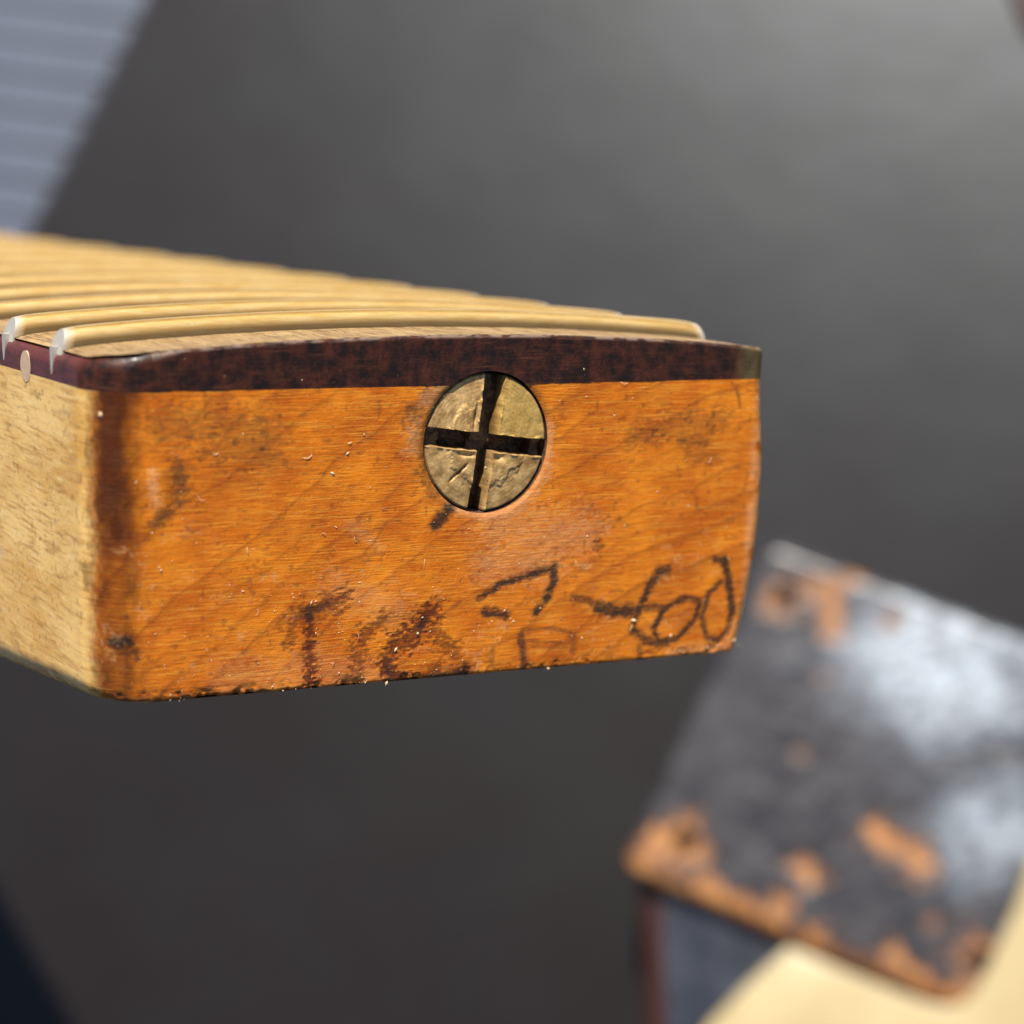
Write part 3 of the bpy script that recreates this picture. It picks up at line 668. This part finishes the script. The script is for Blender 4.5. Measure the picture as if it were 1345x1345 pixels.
holes = [loc2(1033, 783), loc2(899, 1103), loc2(1287, 1262)]; holes.append((holes[2][0] + holes[0][0] - holes[1][0], holes[2][1] + holes[0][1] - holes[1][1]))
hrr = 2.8
def loc2w(u, vv): return O_[0] + EX[0] * (u + skew * vv / LY) + EY[0] * vv, O_[1] + EX[1] * (u + skew * vv / LY) + EY[1] * vv
# round the two free corners: pull corner points in
cr = 5.0
for (cu, cv, su, sv) in ((cr, cr, -1, -1), (cr, LY - cr, -1, 1)):
    q = ((U - cu) * su > 0) & ((Vv - cv) * sv > 0); du_ = U[q] - cu; dv_ = Vv[q] - cv; mx = np.maximum(np.abs(du_), np.abs(dv_)); hyp = np.hypot(du_, dv_) + 1e-9
    U[q] = cu + du_ * mx / hyp; Vv[q] = cv + dv_ * mx / hyp
F0 = grid_faces(nu, nv)
fu = U[F0].mean(1); fv = Vv[F0].mean(1); kill = np.zeros(len(F0), bool)
for (hu, hv) in holes: kill |= np.hypot(fu - hu, fv - hv) < hrr
uk = np.zeros(len(U), bool); uk[F0[kill].ravel()] = True; us = np.zeros(len(U), bool); us[F0[~kill].ravel()] = True
for ei in np.where(uk & us)[0]:
    hu, hv = min(holes, key=lambda h: math.hypot(U[ei] - h[0], Vv[ei] - h[1])); r0 = math.hypot(U[ei] - hu, Vv[ei] - hv)
    U[ei] = hu + (U[ei] - hu) * hrr / r0; Vv[ei] = hv + (Vv[ei] - hv) * hrr / r0
wx, wy = loc2w(U, Vv); VV = np.stack([wx, wy, zz], 1); F0 = F0[~kill]
# skirt down to the body
gi = np.arange(nu * nv).reshape(nu, nv); loop = np.concatenate([gi[::-1, 0], gi[0, 1:], gi[1:, -1], gi[-1, -2:0:-1]])
sk = VV[loop].copy(); sk[:, 2] = ZB - 6; n0 = len(VV); VV = np.concatenate([VV, sk]); nl = len(loop); ar = np.arange(nl)
F0 = np.concatenate([F0, np.stack([loop, loop[(ar + 1) % nl], n0 + (ar + 1) % nl, n0 + ar], 1)])
glare_u, glare_v = loc2(1230, 880); hu_, hv_ = loc2(1300, 1090)
painted_glare = np.maximum(np.exp(-(((U - glare_u) / 25) ** 2 + ((Vv - glare_v) / 18) ** 2)), .7 * np.exp(-(((U - hu_) / 16) ** 2 + ((Vv - hv_) / 17) ** 2)))
painted_glare = np.clip(sstep(.05, 1.0, painted_glare + .45 * (fbm(U * .22, Vv * .22, 560, 4) - .5)), 0, 1)  # blue-white sky glare, painted as a soft pale patch
wood = wood * np.clip(.55 + 1.1 * fbm(U * .8, Vv * .8, 570, 3), 0, 1)
wood = np.concatenate([wood, np.zeros(nl)]); painted_glare = np.concatenate([painted_glare, np.zeros(nl)])
m = NT('chipped_pocket_lacquer'); at = m.attr('mark_a'); v = m.coord()
bl = m.mix(m.ramp(m.noise(v, .12, 4), .35, .7), (.018, .017, .020, 1), (.045, .042, .045, 1))
wd_ = m.mix(m.ramp(m.noise(v, .35, 4, .6), .3, .7), (.25, .09, .02, 1), (.46, .21, .06, 1))
wd_ = m.mix(m.math('MULTIPLY', m.ramp(m.noise(v, .8, 3), .55, .75), .5), wd_, (.16, .05, .02, 1))
bl = m.mix(m.math('MULTIPLY', at[1], m.ramp(m.noise(v, .3, 4, .6), .2, .75)), bl, (.30, .365, .43, 1)); edg = m.math('MULTIPLY', m.math('MULTIPLY', at[0], m.math('SUBTRACT', 1.0, at[0])), 3.2); c = m.mix(m.ramp(at[0], .25, .75), bl, wd_); c = m.mix(edg, c, (.07, .024, .010, 1))  # glare patch is mixed into the lacquer's base colour
m.bump(m.noise(v, .35, 3, .5), .16, .0005)
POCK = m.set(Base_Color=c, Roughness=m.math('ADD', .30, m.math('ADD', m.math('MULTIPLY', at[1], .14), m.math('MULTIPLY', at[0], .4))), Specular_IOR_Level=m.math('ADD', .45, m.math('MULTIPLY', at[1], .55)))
pk = mesh_obj('neck_pocket', VV, F0, POCK, gb, True, {'mark_a': np.stack([wood, painted_glare, wood, wood * 0 + 1], 1)}, 60)
pk['label'] = 'black lacquered neck pocket with chips of orange bare wood'
for (hu, hv) in holes:
    x_, y_ = loc2w(hu, hv); VV2 = []; nn_ = 32
    for r, z in ((hrr + .02, ZP - .25), (hrr - .05, ZP - 12)):
        for k in range(nn_): VV2.append((x_ + r * math.cos(k / nn_ * 2 * math.pi), y_ + r * math.sin(k / nn_ * 2 * math.pi), z))
    FF2 = [(k, (k + 1) % nn_, nn_ + (k + 1) % nn_, nn_ + k) for k in range(nn_)] + [tuple(range(nn_, 2 * nn_))]
    mesh_obj('bolt_hole', VV2, FF2, HOLEM, pk)
# pickguard
m = NT('aged_cream_plastic'); v = m.coord()
c = m.mix(m.ramp(m.noise(v, .05, 3), .3, .7), (.33, .25, .115, 1), (.39, .31, .16, 1)); CREAM = m.set(Base_Color=c, Roughness=.32, Coat_Weight=.3)
pg = [(1036, 1243), (1110, 1275), (1180, 1303), (1215, 1316), (1240, 1322), (1262, 1318), (1282, 1300), (1302, 1262), (1338, 1180), (1392, 1030), (1440, 920), (1520, 895), (1700, 930), (1900, 1080), (2000, 1300), (1950, 1550), (1750, 1750), (1450, 1820), (1150, 1740), (960, 1600), (890, 1480), (892, 1410), (930, 1345), (985, 1288)]
slab('pickguard', [P2(*q, ZG) for q in pg], ZP - 5, ZG, CREAM, gb, bev=.9, seg=3)
